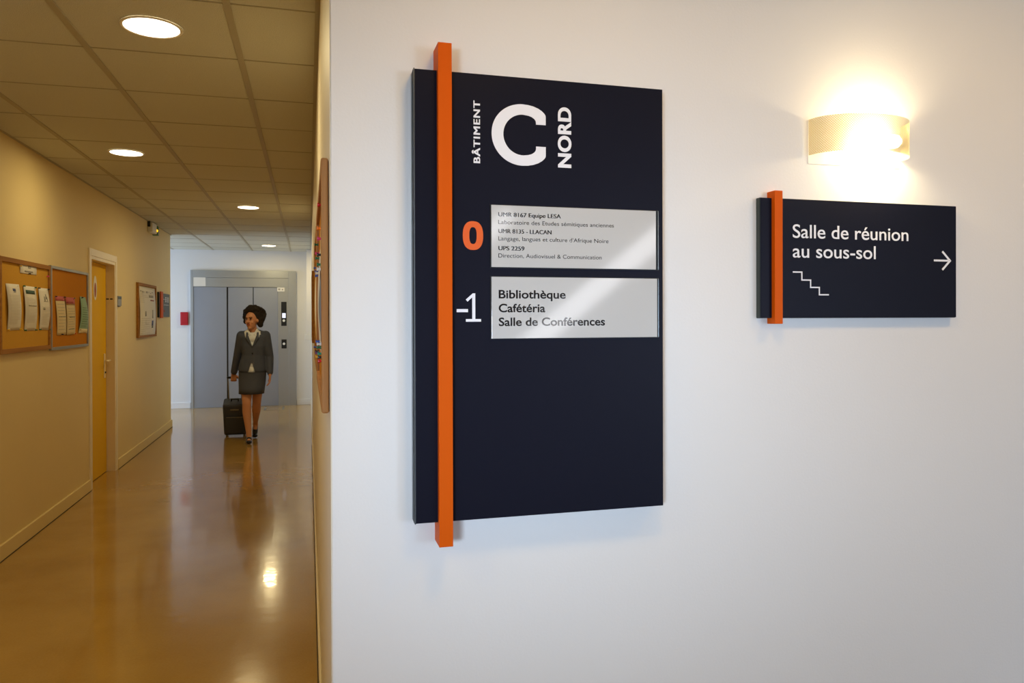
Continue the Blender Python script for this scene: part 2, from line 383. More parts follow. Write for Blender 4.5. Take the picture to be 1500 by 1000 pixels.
# ------------------------------------------------------------------ lettering
def text_mesh(txt, bold=0.0, spacing=1.0):
    c = bpy.data.curves.new('txt', 'FONT'); c.body = txt; c.size = 1; c.offset = bold; c.space_character = spacing
    c.resolution_u = 6; c.extrude = .01
    o = bpy.data.objects.new('txt', c); COL.objects.link(o)
    dg = bpy.context.evaluated_depsgraph_get(); me = bpy.data.meshes.new_from_object(o.evaluated_get(dg))
    bpy.data.objects.remove(o); bpy.data.curves.remove(c)
    return me
CAP = None
def letter(name, txt, m, parent, x0, x1, zb, cap, y, bold=0.0, spacing=1.0, vertical=False, t=.0006, heavy=0):
    """text on a plane facing -Y. cap = capital height. vertical: reads upwards, baseline at x1, from z=zb up to zb+(width)"""
    me = text_mesh(txt, bold, spacing)
    xs = [v.co.x for v in me.vertices]; a, b = min(xs), max(xs)
    # capital height of the built-in font at size 1
    k = cap/.73
    wx = (x1-x0)/(b-a)
    for v in me.vertices:
        X = (v.co.x-a)*wx; Z = v.co.y*k; D = -t if v.co.z > 0 else 0
        v.co = (x0+X, y+D, zb+Z)
    if heavy:      # heavier weight: a second pass of the strokes, shifted a hair to the right
        b_ = bmesh.new(); b_.from_mesh(me); g = bmesh.ops.duplicate(b_, geom=b_.verts[:] + b_.edges[:] + b_.faces[:])
        for e in g['geom']:
            if isinstance(e, bmesh.types.BMVert): e.co.x += heavy; e.co.y -= .00003
        b_.to_mesh(me); b_.free()
    me.name = name
    return link(name, me, m, parent)
def letter_v(name, txt, m, parent, xbase, cap, z0, z1, y, bold=0.0, spacing=1.0, t=.0006, heavy=()):
    me = text_mesh(txt, bold, spacing)
    xs = [v.co.x for v in me.vertices]; a, b = min(xs), max(xs)
    for v in me.vertices:
        Z = (v.co.x-a)*(z1-z0)/(b-a); X = v.co.y*cap/.73
        v.co = (xbase-X, y+(-t if v.co.z > 0 else 0), z0+Z)
    b_ = bmesh.new(); b_.from_mesh(me); src = b_.verts[:] + b_.edges[:] + b_.faces[:]
    for k, (dz, dx) in enumerate(heavy):
        g = bmesh.ops.duplicate(b_, geom=src)
        for e in g['geom']:
            if isinstance(e, bmesh.types.BMVert): e.co.z += cap*dz; e.co.x += cap*dx; e.co.y -= .00003*(k+1)
    b_.to_mesh(me); b_.free()
    return link(name, me, m, parent)

# ------------------------------------------------------------------ big directory sign
YF = 1.655
sign = thing('directory_sign', 'tall dark wall sign with a large white C, floor list and long orange bar', 'sign', (.529, YW, 1.045))
def rel(o): # keep world coordinates although parented
    o.matrix_parent_inverse = Matrix.Translation(-Vector(o.parent.location)); return o
def relx(o, p): o.parent = p; o.matrix_parent_inverse = p.matrix_parent_inverse.copy() if False else Matrix.Identity(4); return o
body = rel(bx('panel_casing', 'sign_side', sign, .226, .832, YF+.004, YW, 1.0445, 2.0555, .0015))
front = rel(bx('front_panel', 'sign_dark', sign, .2285, .8295, YF, YF+.004, 1.046, 2.054, .0008))
lip = bmesh.new(); box(lip, .226, .2285, YF-.0005, YF+.02, 1.0445, 2.0555); rel(obj('edge_strip', lip, 'sign_side', sign))
rel(bx('orange_bar', 'orange', sign, .278, .309, 1.638, YW, .994, 2.1115, .0008))
y = YF
# the big C: outline built in bmesh
def big_c():
    bm = bmesh.new()
    cx, zc = .4745, 1.922
    # outer and inner outlines as sampled superellipse arcs, terminals cut vertically
    outer = []; inner = []
    N = 44
    def arc(rx, rz, ox, a0, a1, p):
        r = []
        for i in range(N+1):
            a = R(a0 + (a1-a0)*i/N); c, s_ = math.cos(a), math.sin(a)
            r.append((ox + rx*abs(c)**(2/p)*(1 if c > 0 else -1), zc + rz*abs(s_)**(2/p)*(1 if s_ > 0 else -1)))
        return r
    top = 1.9925; bot = 1.8515; xr = .5325; xl = .4035
    # upper half outer: from terminal right edge up over to left then down
    out = [(xr, 1.9480)]
    out += [(xr, 1.9665), (xr-.0006, 1.9705), (xr-.0035, 1.9745), (xr-.009, 1.9795), (xr-.018, 1.985), (xr-.030, 1.9893), (xr-.043, 1.9918), (xr-.056, top)]
    ex, ez = .4765-xl, top-zc
    for i in range(1, 22):
        a = R(90 + 90*i/21); out.append((.4765 + ex*math.cos(a), zc + ez*math.sin(a)**.96 if math.sin(a) > 0 else zc))
    lo = []
    for i in range(1, 22):
        a = R(180 + 90*i/21); lo.append((.4765 + ex*math.cos(a), zc + (zc-bot)*math.sin(a)))
    out += lo
    out += [(xr-.043, bot+.0007), (xr-.030, bot+.0032), (xr-.018, bot+.0075), (xr-.009, bot+.013), (xr-.0035, bot+.018), (xr-.0006, bot+.022), (xr, bot+.026), (xr, 1.8975)]
    w, wt = .0275, .0238
    xi = xr-.0235
    inn = [(xi, 1.8975), (xi, bot+.0400), (xi-.001, bot+.0360), (xi-.004, bot+.0320), (xi-.010, bot+.0280), (xi-.018, bot+.0254), (xi-.030, bot+wt)]
    ix = .4775-(xl+w)
    for i in range(1, 18):
        a = R(270 - 90*i/17); inn.append((.4775 + ix*math.cos(a), zc + (zc-bot-wt)*math.sin(a)))
    for i in range(1, 18):
        a = R(180 - 90*i/17); inn.append((.4775 + ix*math.cos(a), zc + (top-zc-wt)*math.sin(a)))
    inn += [(xi-.018, top-.0254), (xi-.010, top-.0280), (xi-.004, top-.0320), (xi-.001, top-.0360), (xi, top-.0400), (xi, 1.9480)]
    from mathutils.geometry import tessellate_polygon
    pts = out + inn
    A = [bm.verts.new((p[0], y-.0007, p[1])) for p in pts]; B = [bm.verts.new((p[0], y, p[1])) for p in pts]
    for t_ in tessellate_polygon([[Vector((p[0], p[1], 0)) for p in pts]]):
        bm.faces.new([A[i] for i in t_])
    for i in range(len(pts)):
        j = (i+1) % len(pts); bm.faces.new((A[i], B[i], B[j], A[j]))
    bmesh.ops.recalc_face_normals(bm, faces=bm.faces)
    return bm
front_children = []
def fc(o): o.matrix_parent_inverse = Matrix.Identity(4); return o
fc(obj('letter_c', big_c(), 'white_vinyl', front))
fc(letter_v('building_lettering', 'BÂTIMENT', 'white_vinyl', front, .3765, .0155, 1.852, 1.9915, y, 0, 1.14, heavy=((.05, -.04), (.10, 0), (0, -.04), (.10, -.04), (.05, 0))))
fc(letter_v('north_lettering', 'NORD', 'white_vinyl', front, .594, .0325, 1.852, 1.9915, y, .026, 1.06, heavy=((.045, 0),)))
# numeral 0
bm = bmesh.new()
n = 48; oo = []; ii = []
for i in range(n):
    a = 2*math.pi*i/n; c, s_ = math.cos(a), math.sin(a)
    oo.append((.3595 + .0235*abs(c)**.8*(1 if c > 0 else -1), 1.688 + .0325*abs(s_)**.85*(1 if s_ > 0 else -1)))
    ii.append((.3595 + .0085*abs(c)**.75*(1 if c > 0 else -1), 1.688 + .0190*abs(s_)**.8*(1 if s_ > 0 else -1)))
vo = [bm.verts.new((p[0], y-.0007, p[1])) for p in oo]; vi = [bm.verts.new((p[0], y-.0007, p[1])) for p in ii]
vo2 = [bm.verts.new((p[0], y, p[1])) for p in oo]; vi2 = [bm.verts.new((p[0], y, p[1])) for p in ii]
for i in range(n):
    j = (i+1) % n
    bm.faces.new((vo[i], vo[j], vi[j], vi[i])); bm.faces.new((vo[j], vo[i], vo2[i], vo2[j])); bm.faces.new((vi[i], vi[j], vi2[j], vi2[i]))
bmesh.ops.recalc_face_normals(bm, faces=bm.faces)
fc(obj('numeral_zero', bm, 'orange_vinyl', front))
bm = bmesh.new()
prism_y(bm, [(.3215, 1.515), (.3475, 1.515), (.3475, 1.522), (.3215, 1.522)], y-.0007, y)
prism_y(bm, [(.3425, 1.4935), (.3775, 1.4935), (.3775, 1.4995), (.3425, 1.4995)], y-.0007, y)
prism_y(bm, [(.3572, 1.4995), (.3643, 1.4995), (.3643, 1.5575), (.3585, 1.5575), (.3425, 1.5435), (.3465, 1.5388), (.3572, 1.5485)], y-.0007, y)
fc(obj('numeral_minus_one', bm, 'white_vinyl', front))
# the two name plates in their slots
for nm, z0, z1, x1, lab in (('upper', 1.6175, 1.7585, .8095, None), ('lower', 1.455, 1.5955, .8125, None)):
    slot = fc(bx('plate_holder', 'black', front, .399, .8185, y-.0012, y, z0-.002, z1+.002))
    fc(bx('holder_edge', 'plate_edge', front, .8155, .8175, y-.003, y-.0012, z0, z1))
    pl = fc(bx('name_plate', 'plate', front, .4015, x1, y-.0045, y-.0012, z0, z1, .0004))
    yy = y-.0045
    if nm == 'upper':
        fc(letter('room_lettering', 'UMR 8167 Equipe LESA', 'plate_ink', front, .4175, .567, 1.7328, .0100, yy, 0, t=.0002, heavy=.0008))
        fc(letter('room_lettering', 'Laboratoire des Etudes sémitiques anciennes', 'plate_ink', front, .4175, .7005, 1.7155, .0098, yy, 0, t=.0002))
        fc(letter('room_lettering', 'UMR 8135 - LLACAN', 'plate_ink', front, .4175, .544, 1.6950, .0100, yy, 0, t=.0002, heavy=.0008))
        fc(letter('room_lettering', "Langage, langues et culture d'Afrique Noire", 'plate_ink', front, .4175, .6865, 1.6782, .0098, yy, 0, t=.0002))
        fc(letter('room_lettering', 'UPS 2259', 'plate_ink', front, .4175, .4785, 1.6560, .0100, yy, 0, t=.0002, heavy=.0008))
        fc(letter('room_lettering', 'Direction, Audiovisuel & Communication', 'plate_ink', front, .4175, .669, 1.6393, .0098, yy, 0, t=.0002))
    else:
        fc(letter('room_lettering', 'Bibliothèque', 'plate_ink', front, .4180, .579, 1.5468, .0195, yy, .020, t=.0002))
        fc(letter('room_lettering', 'Cafétéria', 'plate_ink', front, .4180, .529, 1.5152, .0195, yy, .020, t=.0002))
        fc(letter('room_lettering', 'Salle de Conférences', 'plate_ink', front, .4180, .677, 1.4838, .0195, yy, .020, t=.0002))

# ------------------------------------------------------------------ small meeting-room sign
Y2 = 1.680
sign2 = thing('direction_sign', 'small wide dark wall sign with white arrow, stair pictogram and short orange bar', 'sign', (1.425, YW, 1.50))
body = rel(bx('panel_casing', 'sign_side_dark', sign2, 1.116, 1.736, Y2+.003, YW, 1.4995, 1.8090, .002))
front = rel(bx('front_panel', 'sign_dark', sign2, 1.117, 1.735, Y2, Y2+.003, 1.5005, 1.808, .0008))
rel(bx('orange_bar', 'orange', sign2, 1.149, 1.172, 1.666, YW, 1.485, 1.8255, .0008))
y = Y2
fc(letter('meeting_lettering', 'Salle de réunion', 'white_vinyl', front, 1.2115, 1.574, 1.7080, .0365, y, .006))
fc(letter('basement_lettering', 'au sous-sol', 'white_vinyl', front, 1.2115, 1.468, 1.6570, .0365, y, .006))
bm = bmesh.new(); a = .0026
prism_y(bm, [(1.659, 1.6568-a), (1.710, 1.6568-a), (1.710, 1.6568+a), (1.659, 1.6568+a)], y-.0007, y)
prism_y(bm, [(1.7115, 1.6568+.0005), (1.7175, 1.6568), (1.6895, 1.6840), (1.6855, 1.6800), (1.7095, 1.6568)], y-.0007, y)
prism_y(bm, [(1.6855, 1.6336), (1.6895, 1.6296), (1.7175, 1.6568), (1.7115, 1.6563), (1.7095, 1.6568)], y-.0008, y)
bmesh.ops.recalc_face_normals(bm, faces=bm.faces)
fc(obj('arrow', bm, 'white_vinyl', front))
bm = bmesh.new(); w = .0017
X = [1.2115, 1.2385, 1.2650, 1.2915, 1.3190]; Z = [1.6190, 1.5985, 1.5795, 1.5605]
for i in range(4):
    xa, xb_ = X[i], X[i+1]
    prism_y(bm, [(xa-(w if i else 0), Z[i]-w), (xb_+w, Z[i]-w), (xb_+w, Z[i]+w), (xa-(w if i else 0), Z[i]+w)], y-.0007, y)
    if i < 3: prism_y(bm, [(xb_-w, Z[i+1]+w), (xb_+w, Z[i+1]+w), (xb_+w, Z[i]-w), (xb_-w, Z[i]-w)], y-.0007, y)
fc(obj('stair_pictogram', bm, 'white_vinyl', front))

# ------------------------------------------------------------------ wall sconce
sc = thing('wall_sconce', 'curved perforated cream metal wall lamp, lit, above the small sign', 'wall lamp', (1.418, YW, 1.96))
bx('back_plate', 'white_plastic', sc, -.146, .146, -.0012, 0, -.054, .060, .0004)
bm = bmesh.new(); uvl = bm.loops.layers.uv.new('UVMap'); N = 48; D = .098; HW = .146
pts = []
for i in range(N+1):
    a = math.pi*i/N; pts.append((-HW*math.cos(a), -.004-D*math.sin(a)**.9))
ln = [0]
for i in range(N): ln.append(ln[-1] + math.dist(pts[i], pts[i+1]))
za, zb = -.033, .061
lo = [bm.verts.new((p[0], p[1], za)) for p in pts]; hi = [bm.verts.new((p[0], p[1], zb)) for p in pts]
for i in range(N):
    f = bm.faces.new((lo[i], lo[i+1], hi[i+1], hi[i])); f.smooth = True
    for lp, uv in zip(f.loops, ((ln[i], za), (ln[i+1], za), (ln[i+1], zb), (ln[i], zb))): lp[uvl].uv = uv
obj('perforated_shade', bm, 'perforated', sc)
bm = bmesh.new(); cyl(bm, (.02, -.050, .008), (.088, -.045, .008), .017, n=20); ball(bm, (.02, -.050, .008), .017); ball(bm, (.088, -.045, .008), .017); obj('halogen_tube', bm, 'bulb', sc, True)
bx('lamp_socket', 'white_plastic', sc, .100, .108, -.056, -.003, .000, .018, .002)

# ------------------------------------------------------------------ unseen glowing strips added so the name plates mirror diagonal bands
def reflection_strip(label, x0, z0, x1, z1, wd):
    L = math.dist((x0, z0), (x1, z1)); t = thing('reflection_strip', label, 'wall lamp', ((x0+x1)/2, -3.57, (z0+z1)/2), 'glowing strips added for the plate reflections', rot=(0, -math.atan2(z1-z0, x1-x0), 0))
    bx('housing', 'white_plastic', t, -L/2, L/2, 0, .04, -wd/2, wd/2); bx('diffuser', 'strip', t, -L/2+.01, L/2-.01, .04, .05, -wd/2+.01, wd/2-.01)
reflection_strip('long sloping glowing strip added behind the camera for the plate reflections', 1.55, .87, 3.75, 2.96-.35, .22)
reflection_strip('short sloping glowing strip added behind the camera for the plate reflections', 1.05, 1.75, 1.85, 2.5, .16)

# ------------------------------------------------------------------ lift
lift = thing('elevator', 'grey steel lift entrance with wide header and three sliding panels', 'elevator', (-1.06, YE, 0))
def lb(name, m, x0, x1, y0_, y1_, z0, z1, bev=.002): return rel(bx(name, m, lift, x0, x1, YE+y0_, YE+y1_, z0, z1, bev))
lb('frame_post', 'steel', -1.920, -1.876, -.045, 0, 0, 2.338)
lb('frame_post', 'steel', -.329, -.205, -.045, 0, 0, 2.338)
lb('header_top', 'steel', -1.875, -.330, -.045, 0, 2.214, 2.338)
lb('header_beam', 'steel', -1.875, -.330, -.040, 0, 2.056, 2.211)
lb('control_column', 'steel', -.510, -.330, -.038, 0, 0, 2.055)
lb('reveal', 'steel_dark', -1.875, -.511, -.006, -.001, 0, 2.055, 0)
lb('door_panel', 'steel_door', -1.874, -1.346, -.034, -.024, .004, 2.052)
lb('door_panel', 'steel_door', -1.322, -.924, -.022, -.008, .004, 2.052)
lb('door_panel', 'steel_door', -.908, -.513, -.022, -.008, .004, 2.052)
pn = lb('call_panel', 'black', -.455, -.366, -.042, -.038, 1.387, 1.804, .001)
fl = rel(bx('floor_display', 'lcd', lift, -.438, -.382, YE-.044, YE-.042, 1.525, 1.607))
bm = bmesh.new(); cyl(bm, (-.411, YE-.046, 1.478), (-.411, YE-.042, 1.478), .022); rel(obj('call_button', bm, 'white_plastic', lift))
lb('call_panel', 'black', -.452, -.367, -.042, -.038, .994, 1.150, .001)
bm = bmesh.new(); cyl(bm, (-.411, YE-.046, 1.075), (-.411, YE-.042, 1.075), .022); rel(obj('call_button', bm, 'white_plastic', lift))
lb('notice_sheet', 'paper', -1.872, -1.680, -.042, -.0405, 2.066, 2.214, 0)
st = lb('round_corner_sticker', 'paper', -.520, -.400, -.043, -.0405, 1.985, 2.054, 0)
bm = bmesh.new(); box(bm, -.505, -.47, YE-.044, YE-.043, 2.005, 2.035); box(bm, -.445, -.42, YE-.044, YE-.043, 2.005, 2.03); rel(obj('sticker_print', bm, 'ink', lift))
lb('sill', 'alu', -1.875, -.511, -.06, -.038, 0, .006, .001)

bm = bmesh.new()
for a in ((-.72, -.40, 12.98, 13.01), (-.72, -.40, 13.38, 13.41), (-.72, -.69, 13.01, 13.38), (-.43, -.40, 13.01, 13.38)): box(bm, a[0], a[1], a[2], a[3], 0, .003)
tag(obj('floor_hatch_frame', bm, 'alu'), 'flat greyish hatch outline in the floor before the lift', 'hatch')

t = thing('fire_alarm_box', 'small red box on the white wall left of the lift', 'alarm box', (-2.018, YE, 1.407))
bx('box_body', 'red', t, -.060, .060, -.045, 0, 0, .219, .006); bx('front_plate', 'red', t, -.048, .048, -.050, -.045, .03, .19, .003)

# trunking with a switch box on the right wall, far end
t = thing('cable_trunking', 'white vertical wall trunking ending in a small box, right of the lift', 'trunking', (XR, 13.2, 1.15))
bx('duct', 'lobby_paint', t, -.075, 0, -.03, .03, .09, ZC-1.15, .002); bx('switch_box', 'white_plastic', t, -.11, 0, -.055, .055, 0, .09, .006)

# ------------------------------------------------------------------ left wall: boards, papers, plaques
def board(name, label, y0_, y1_, z0, z1, fmat, cmat, fw, th, face=1, X=XL):
    t = thing(name, label, 'notice board', (X, (y0_+y1_)/2, z0))
    def q(n, m, a, b, c, d, e, f, bev=.0015):
        xs = sorted((X+face*a, X+face*b)); return rel(bx(n, m, t, xs[0], xs[1], c, d, e, f, bev))
    q('cork_panel', cmat, 0, th*.45, y0_+fw, y1_-fw, z0+fw, z1-fw, 0)
    q('frame_rail', fmat, 0, th, y0_+fw, y1_-fw, z1-fw, z1); q('frame_rail', fmat, 0, th, y0_+fw, y1_-fw, z0, z0+fw)
    bv = .0045 if face < 0 else .0015
    q('frame_stile', fmat, .0015 if face < 0 else 0, th, y0_, y0_+fw, z0, z1, bv); q('frame_stile', fmat, 0, th, y1_-fw, y1_, z0, z1, bv)
    return t
board('notice_board', 'large wood-framed cork board at the left edge of the photo', 5.30, 6.245, 1.286, 1.900, 'board_wood', 'cork', .030, .022)
board('notice_board', 'cork board with thin aluminium frame, left of the yellow door', 6.262, 7.236, 1.273, 1.907, 'alu', 'cork_dark', .022, .020)
bm = bmesh.new(); box(bm, XL+.010, XL+.0225, 6.268, 6.285, 1.268, 1.285); box(bm, XL+.010, XL+.0225, 7.215, 7.24, 1.268, 1.285); 

def sheet(name, label, m, quad, X, face=1, curl=.012, group=None, prints=(), cat='paper'):
    """quad: (y,z) corners TL TR BR BL; a thin curled sheet fixed to a board face at X"""
    (ya, za), (yb, zb_), (yc, zc), (yd, zd) = quad
    nu, nv = 4, 12
    def P(u, v, off=0):
        ty = ya + (yb-ya)*u; tz = za + (zb_-za)*u; by = yd + (yc-yd)*u; bz = zd + (zc-zd)*u
        d = .0015 + curl*math.sin(math.pi*v)*(.5+.5*math.sin(math.pi*u)) + off
        return (X+face*d, ty+(by-ty)*v, tz+(bz-tz)*v)
    def grid(bm, u0, u1, v0, v1, nu, nv, off, th):
        A = [[bm.verts.new(P(u0+(u1-u0)*i/nu, v0+(v1-v0)*j/nv, off)) for i in range(nu+1)] for j in range(nv+1)]
        B = [[bm.verts.new(P(u0+(u1-u0)*i/nu, v0+(v1-v0)*j/nv, off-th)) for i in range(nu+1)] for j in range(nv+1)]
        for G, fl in ((A, 0), (B, 1)):
            for j in range(nv):
                for i in range(nu):
                    f = [G[j][i], G[j][i+1], G[j+1][i+1], G[j+1][i]]; bm.faces.new(f[::-1] if fl else f)
        for j in range(nv):
            bm.faces.new((A[j][0], B[j][0], B[j+1][0], A[j+1][0])); bm.faces.new((A[j][nu], A[j+1][nu], B[j+1][nu], B[j][nu]))
        for i in range(nu):
            bm.faces.new((A[0][i], A[0][i+1], B[0][i+1], B[0][i])); bm.faces.new((A[nv][i], B[nv][i], B[nv][i+1], A[nv][i+1]))
    bm = bmesh.new(); grid(bm, 0, 1, 0, 1, nu, nv, 0, .0007); bmesh.ops.recalc_face_normals(bm, faces=bm.faces)
    o = obj(name, bm, m, None, True); tag(o, label, cat, group)
    for (pn_, pm, rects) in prints:
        bm = bmesh.new()
        for (u0, u1, v0, v1) in rects: grid(bm, u0, u1, v0, v1, 4, max(2, int((v1-v0)*14)), .0008, .0003)
        bmesh.ops.recalc_face_normals(bm, faces=bm.faces)
        q_ = obj(pn_, bm, pm, o, True)
        if len(rects) > 1: q_['kind'] = 'stuff'
    return o
def lines(v0, v1, n, u0=.12, u1=.88, h=.008):
    r = []
    for i in range(n):
        v = v0+(v1-v0)*i/max(1, n-1); r.append((u0, u1 - random.choice((0, 0, .1, .25)), v, v+h))
    return r
XB = XL+.0105
G1 = 'papers pinned to the two cork boards'
sheet('paper_sheet', 'small wide white card pinned at the top of the wood-framed board', 'paper', [(5.657, 1.881), (5.967, 1.881), (5.970, 1.816), (5.660, 1.813)], XB, curl=.004, group=G1,
      prints=[('print', 'ink', [(.45, .62, .12, .42), (.25, .75, .68, .82)])])
sheet('paper_sheet', 'long white sheet with small purple emblem, leftmost on the wood-framed board', 'paper', [(5.414, 1.733), (5.639, 1.736), (5.661, 1.434), (5.435, 1.432)], XB, curl=.022, group=G1,
      prints=[('emblem', 'ink_blue', [(.40, .62, .10, .155), (.42, .60, .165, .18)]), ('print', 'ink_light', lines(.24, .85, 20))])
sheet('paper_sheet', 'white sheet with dark green title band, middle of the wood-framed board', 'paper', [(5.714, 1.732), (5.947, 1.731), (5.954, 1.426), (5.730, 1.427)], XB, curl=.022, group=G1,
      prints=[('title_band', 'ink_green', [(.12, .85, .09, .175)]), ('print', 'ink_light', lines(.26, .8, 18)), ('print', 'ink', [(.2, .9, .42, .45)])])
sheet('paper_sheet', 'white sheet with grey hand drawing, right on the wood-framed board', 'paper', [(6.002, 1.729), (6.216, 1.730), (6.229, 1.426), (6.020, 1.429)], XB, curl=.022, group=G1,
      prints=[('drawing', 'ink', [(.35, .45, .2, .3), (.5, .6, .14, .26), (.62, .68, .2, .3), (.3, .72, .31, .325), (.2, .35, .46, .52)]), ('print', 'ink_light', lines(.45, .85, 12))])
sheet('paper_sheet', 'cream sheet with narrow pink heading, leftmost on the aluminium-framed board', 'paper_cream', [(6.368, 1.682), (6.591, 1.683), (6.641, 1.384), (6.414, 1.382)], XB, curl=.014, group=G1,
      prints=[('heading', 'paper_pink', [(.0, 1, .0, .12)]), ('print', 'ink', lines(.2, .85, 9)), ('rule', 'ink_green', [(.15, .9, .52, .535)])])
sheet('paper_sheet', 'cream sheet with tall pink heading, centre of the aluminium-framed board', 'paper_cream', [(6.605, 1.680), (6.837, 1.681), (6.856, 1.384), (6.641, 1.379)], XB+.004, curl=.014, group=G1,
      prints=[('heading', 'paper_pink', [(.0, 1, .0, .17)]), ('band', 'board_wood', [(0, 1, .175, .205)]), ('print', 'ink', lines(.3, .85, 9)), ('rule', 'ink_green', [(.2, .85, .52, .535), (.2, .85, .84, .855)])])
sheet('paper_sheet', 'pale green sheet with pink foot, right on the aluminium-framed board', 'paper_green', [(7.013, 1.697), (7.172, 1.694), (7.216, 1.384), (6.961, 1.391)], XB, curl=.03, group=G1,
      prints=[('foot', 'paper_cream', [(0, 1, .88, 1)]), ('print', 'ink_green', [(.15, .4, .03, .05)]+lines(.3, .8, 9))])
M['pin_green'] = mat('green pin plastic', (30, 110, 70), .4); M['pin_yellow'] = mat('yellow pin plastic', (230, 190, 30), .4)
M['pin_red'] = mat('red pin plastic', (200, 20, 30), .4); M['pin_blue'] = mat('blue pin plastic', (50, 90, 190), .4)
M['pin_white'] = mat('white pin plastic', (230, 230, 230), .4); M['pin_black'] = mat('black pin plastic', (30, 30, 36), .4)
M['pin_orange'] = mat('orange pin plastic', (250, 130, 20), .4); M['pin_magenta'] = mat('magenta pin plastic', (220, 60, 120), .4)
M['pin_purple'] = mat('purple pin plastic', (120, 80, 150), .4); M['pin_teal'] = mat('teal pin plastic', (20, 140, 110), .4)
def pin(color, X, Y, Z, face, label, group):
    bm = bmesh.new(); f = face
    cyl(bm, (X, Y, Z), (X+f*.004, Y, Z), .005, .0045, 10); cyl(bm, (X+f*.004, Y, Z), (X+f*.010, Y, Z), .003, .0035, 10); cyl(bm, (X+f*.010, Y, Z), (X+f*.013, Y, Z), .0055, .005, 10)
    o = obj('push_pin', bm, 'pin_'+color); tag(o, label, 'pin', group)
GP = 'push pins on the two left cork boards'
XP = XL+.0125
for c, Y_, Z_, lab in [('yellow', 5.655, 1.860, 'yellow push pin at the left edge of the small top card'),
    ('black', 5.82, 1.818, 'black push pin at the foot of the small top card'),
    ('magenta', 6.19, 1.82, 'lone pink push pin near the top right of the wood-framed board'),
    ('yellow', 5.44, 1.437, 'yellow push pin, bottom left corner of the emblem sheet'), ('yellow', 5.65, 1.439, 'yellow push pin, bottom right corner of the emblem sheet'),
    ('green', 5.716, 1.729, 'green push pin, top left of the green-banded sheet'), ('green', 5.935, 1.727, 'green push pin, top right of the green-banded sheet'),
    ('green', 5.735, 1.431, 'green push pin, bottom left of the green-banded sheet'), ('green', 5.945, 1.430, 'green push pin, bottom right of the green-banded sheet'),
    ('black', 6.006, 1.726, 'dark push pin, top left of the hand drawing sheet'), ('black', 6.21, 1.726, 'dark push pin, top right of the hand drawing sheet'),
    ('green', 6.025, 1.433, 'green push pin, bottom left of the hand drawing sheet'), ('green', 6.22, 1.430, 'green push pin, bottom right of the hand drawing sheet'),
    ('black', 6.375, 1.678, 'dark push pin, top left of the narrow pink heading'), ('black', 6.585, 1.679, 'dark push pin where the two pink headings meet'),
    ('green', 6.83, 1.677, 'green push pin, top right of the tall pink heading'), ('black', 6.52, 1.388, 'dark push pin at the foot of the left cream sheet'),
    ('red', 6.85, 1.388, 'red push pin, bottom right of the centre cream sheet'), ('black', 7.06, 1.690, 'dark push pin at the top of the pale green sheet')]:
    pin(c, XP, Y_, Z_, 1, lab, GP)

# framed floor plan
t = thing('framed_plan', 'tall thin wooden frame with a curling white floor plan sheet', 'poster', (XL, 9.70, 1.29))
def rb(n, m, x0, x1, a, b, c, d, bev=.001, tt=None):
    return rel(bx(n, m, tt or t, x0, x1, a, b, c, d, bev))
rb('backing', 'cork', XL, XL+.012, 9.21, 10.20, 1.31, 1.905)
rb('frame_stile', 'board_wood', XL, XL+.026, 9.19, 9.225, 1.295, 1.92); rb('frame_stile', 'board_wood', XL, XL+.026, 10.185, 10.22, 1.295, 1.92)
rb('frame_rail', 'board_wood', XL, XL+.026, 9.225, 10.185, 1.89, 1.92); rb('frame_rail', 'board_wood', XL, XL+.026, 9.225, 10.185, 1.295, 1.32)
sheet('floor_plan_sheet', 'white floor plan sheet curling at its foot in the thin wooden frame', 'paper', [(9.26, 1.885), (10.16, 1.882), (10.20, 1.300), (9.30, 1.288)], XL+.013, curl=.02, cat='poster',
      prints=[('print', 'ink', [(.05+.12*i, .12+.12*i, .08+.012*(i % 3), .10+.02*(i % 2)) for i in range(7)] + [(.55, .85, .15, .2), (.7, .78, .45, .62), (.25, .33, .48, .58), (.3, .5, .73, .735), (.3, .31, .65, .735)]),
              ('print', 'ink_red', [(.62, .88, .245, .27)]), ('print', 'ink_blue', [(.68, .80, .67, .78)]), ('print', 'ink_green', [(.69, .79, .785, .82)]), ('print', 'ink_light', lines(.1, .3, 7, .05, .5) + lines(.62, .95, 9, .05, .6))])
t = thing('corridor_sign', 'small slate blue sign with orange bar beside the lobby corner', 'sign', (XL, 10.8, 1.53))
rb('panel', 'plaque_blue', XL, XL+.020, 10.43, 11.17, 1.537, 1.845); rb('end_cap', 'black', XL, XL+.022, 10.405, 10.43, 1.530, 1.855); rb('orange_bar', 'orange', XL+.0205, XL+.034, 10.47, 10.62, 1.522, 1.863)
bm = bmesh.new(); xf = XL+.0205
def gl(bm, a, b, c, d): box(bm, XL+.020, xf, a, b, c, d)
gl(bm, 10.72, 10.79, 1.765, 1.773)
for ca in (10.85, 11.0):
    gl(bm, ca, ca+.018, 1.735, 1.80); gl(bm, ca+.067, ca+.085, 1.735, 1.80); gl(bm, ca+.018, ca+.067, 1.79, 1.80); gl(bm, ca+.018, ca+.067, 1.735, 1.745); gl(bm, ca+.018, ca+.067, 1.763, 1.771)
gl(bm, 10.74, 11.1, 1.693, 1.698)
rel(obj('lettering', bm, 'white_vinyl', t)); bm = bmesh.new(); gl(bm, 10.72, 10.80, 1.60, 1.63); rel(obj('mark', bm, 'ink_red', t))
t = thing('door_plaque', 'small grey room plaque with dark top strip, right of the yellow door', 'plaque', (XL, 8.39, 1.633))
rb('plate', 'alu', XL, XL+.014, 8.30, 8.455, 1.642, 1.740); rb('top_strip', 'plaque_blue', XL+.014, XL+.016, 8.315, 8.445, 1.710, 1.739); rb('end_clip', 'steel_dark', XL, XL+.016, 8.31, 8.40, 1.633, 1.6415)
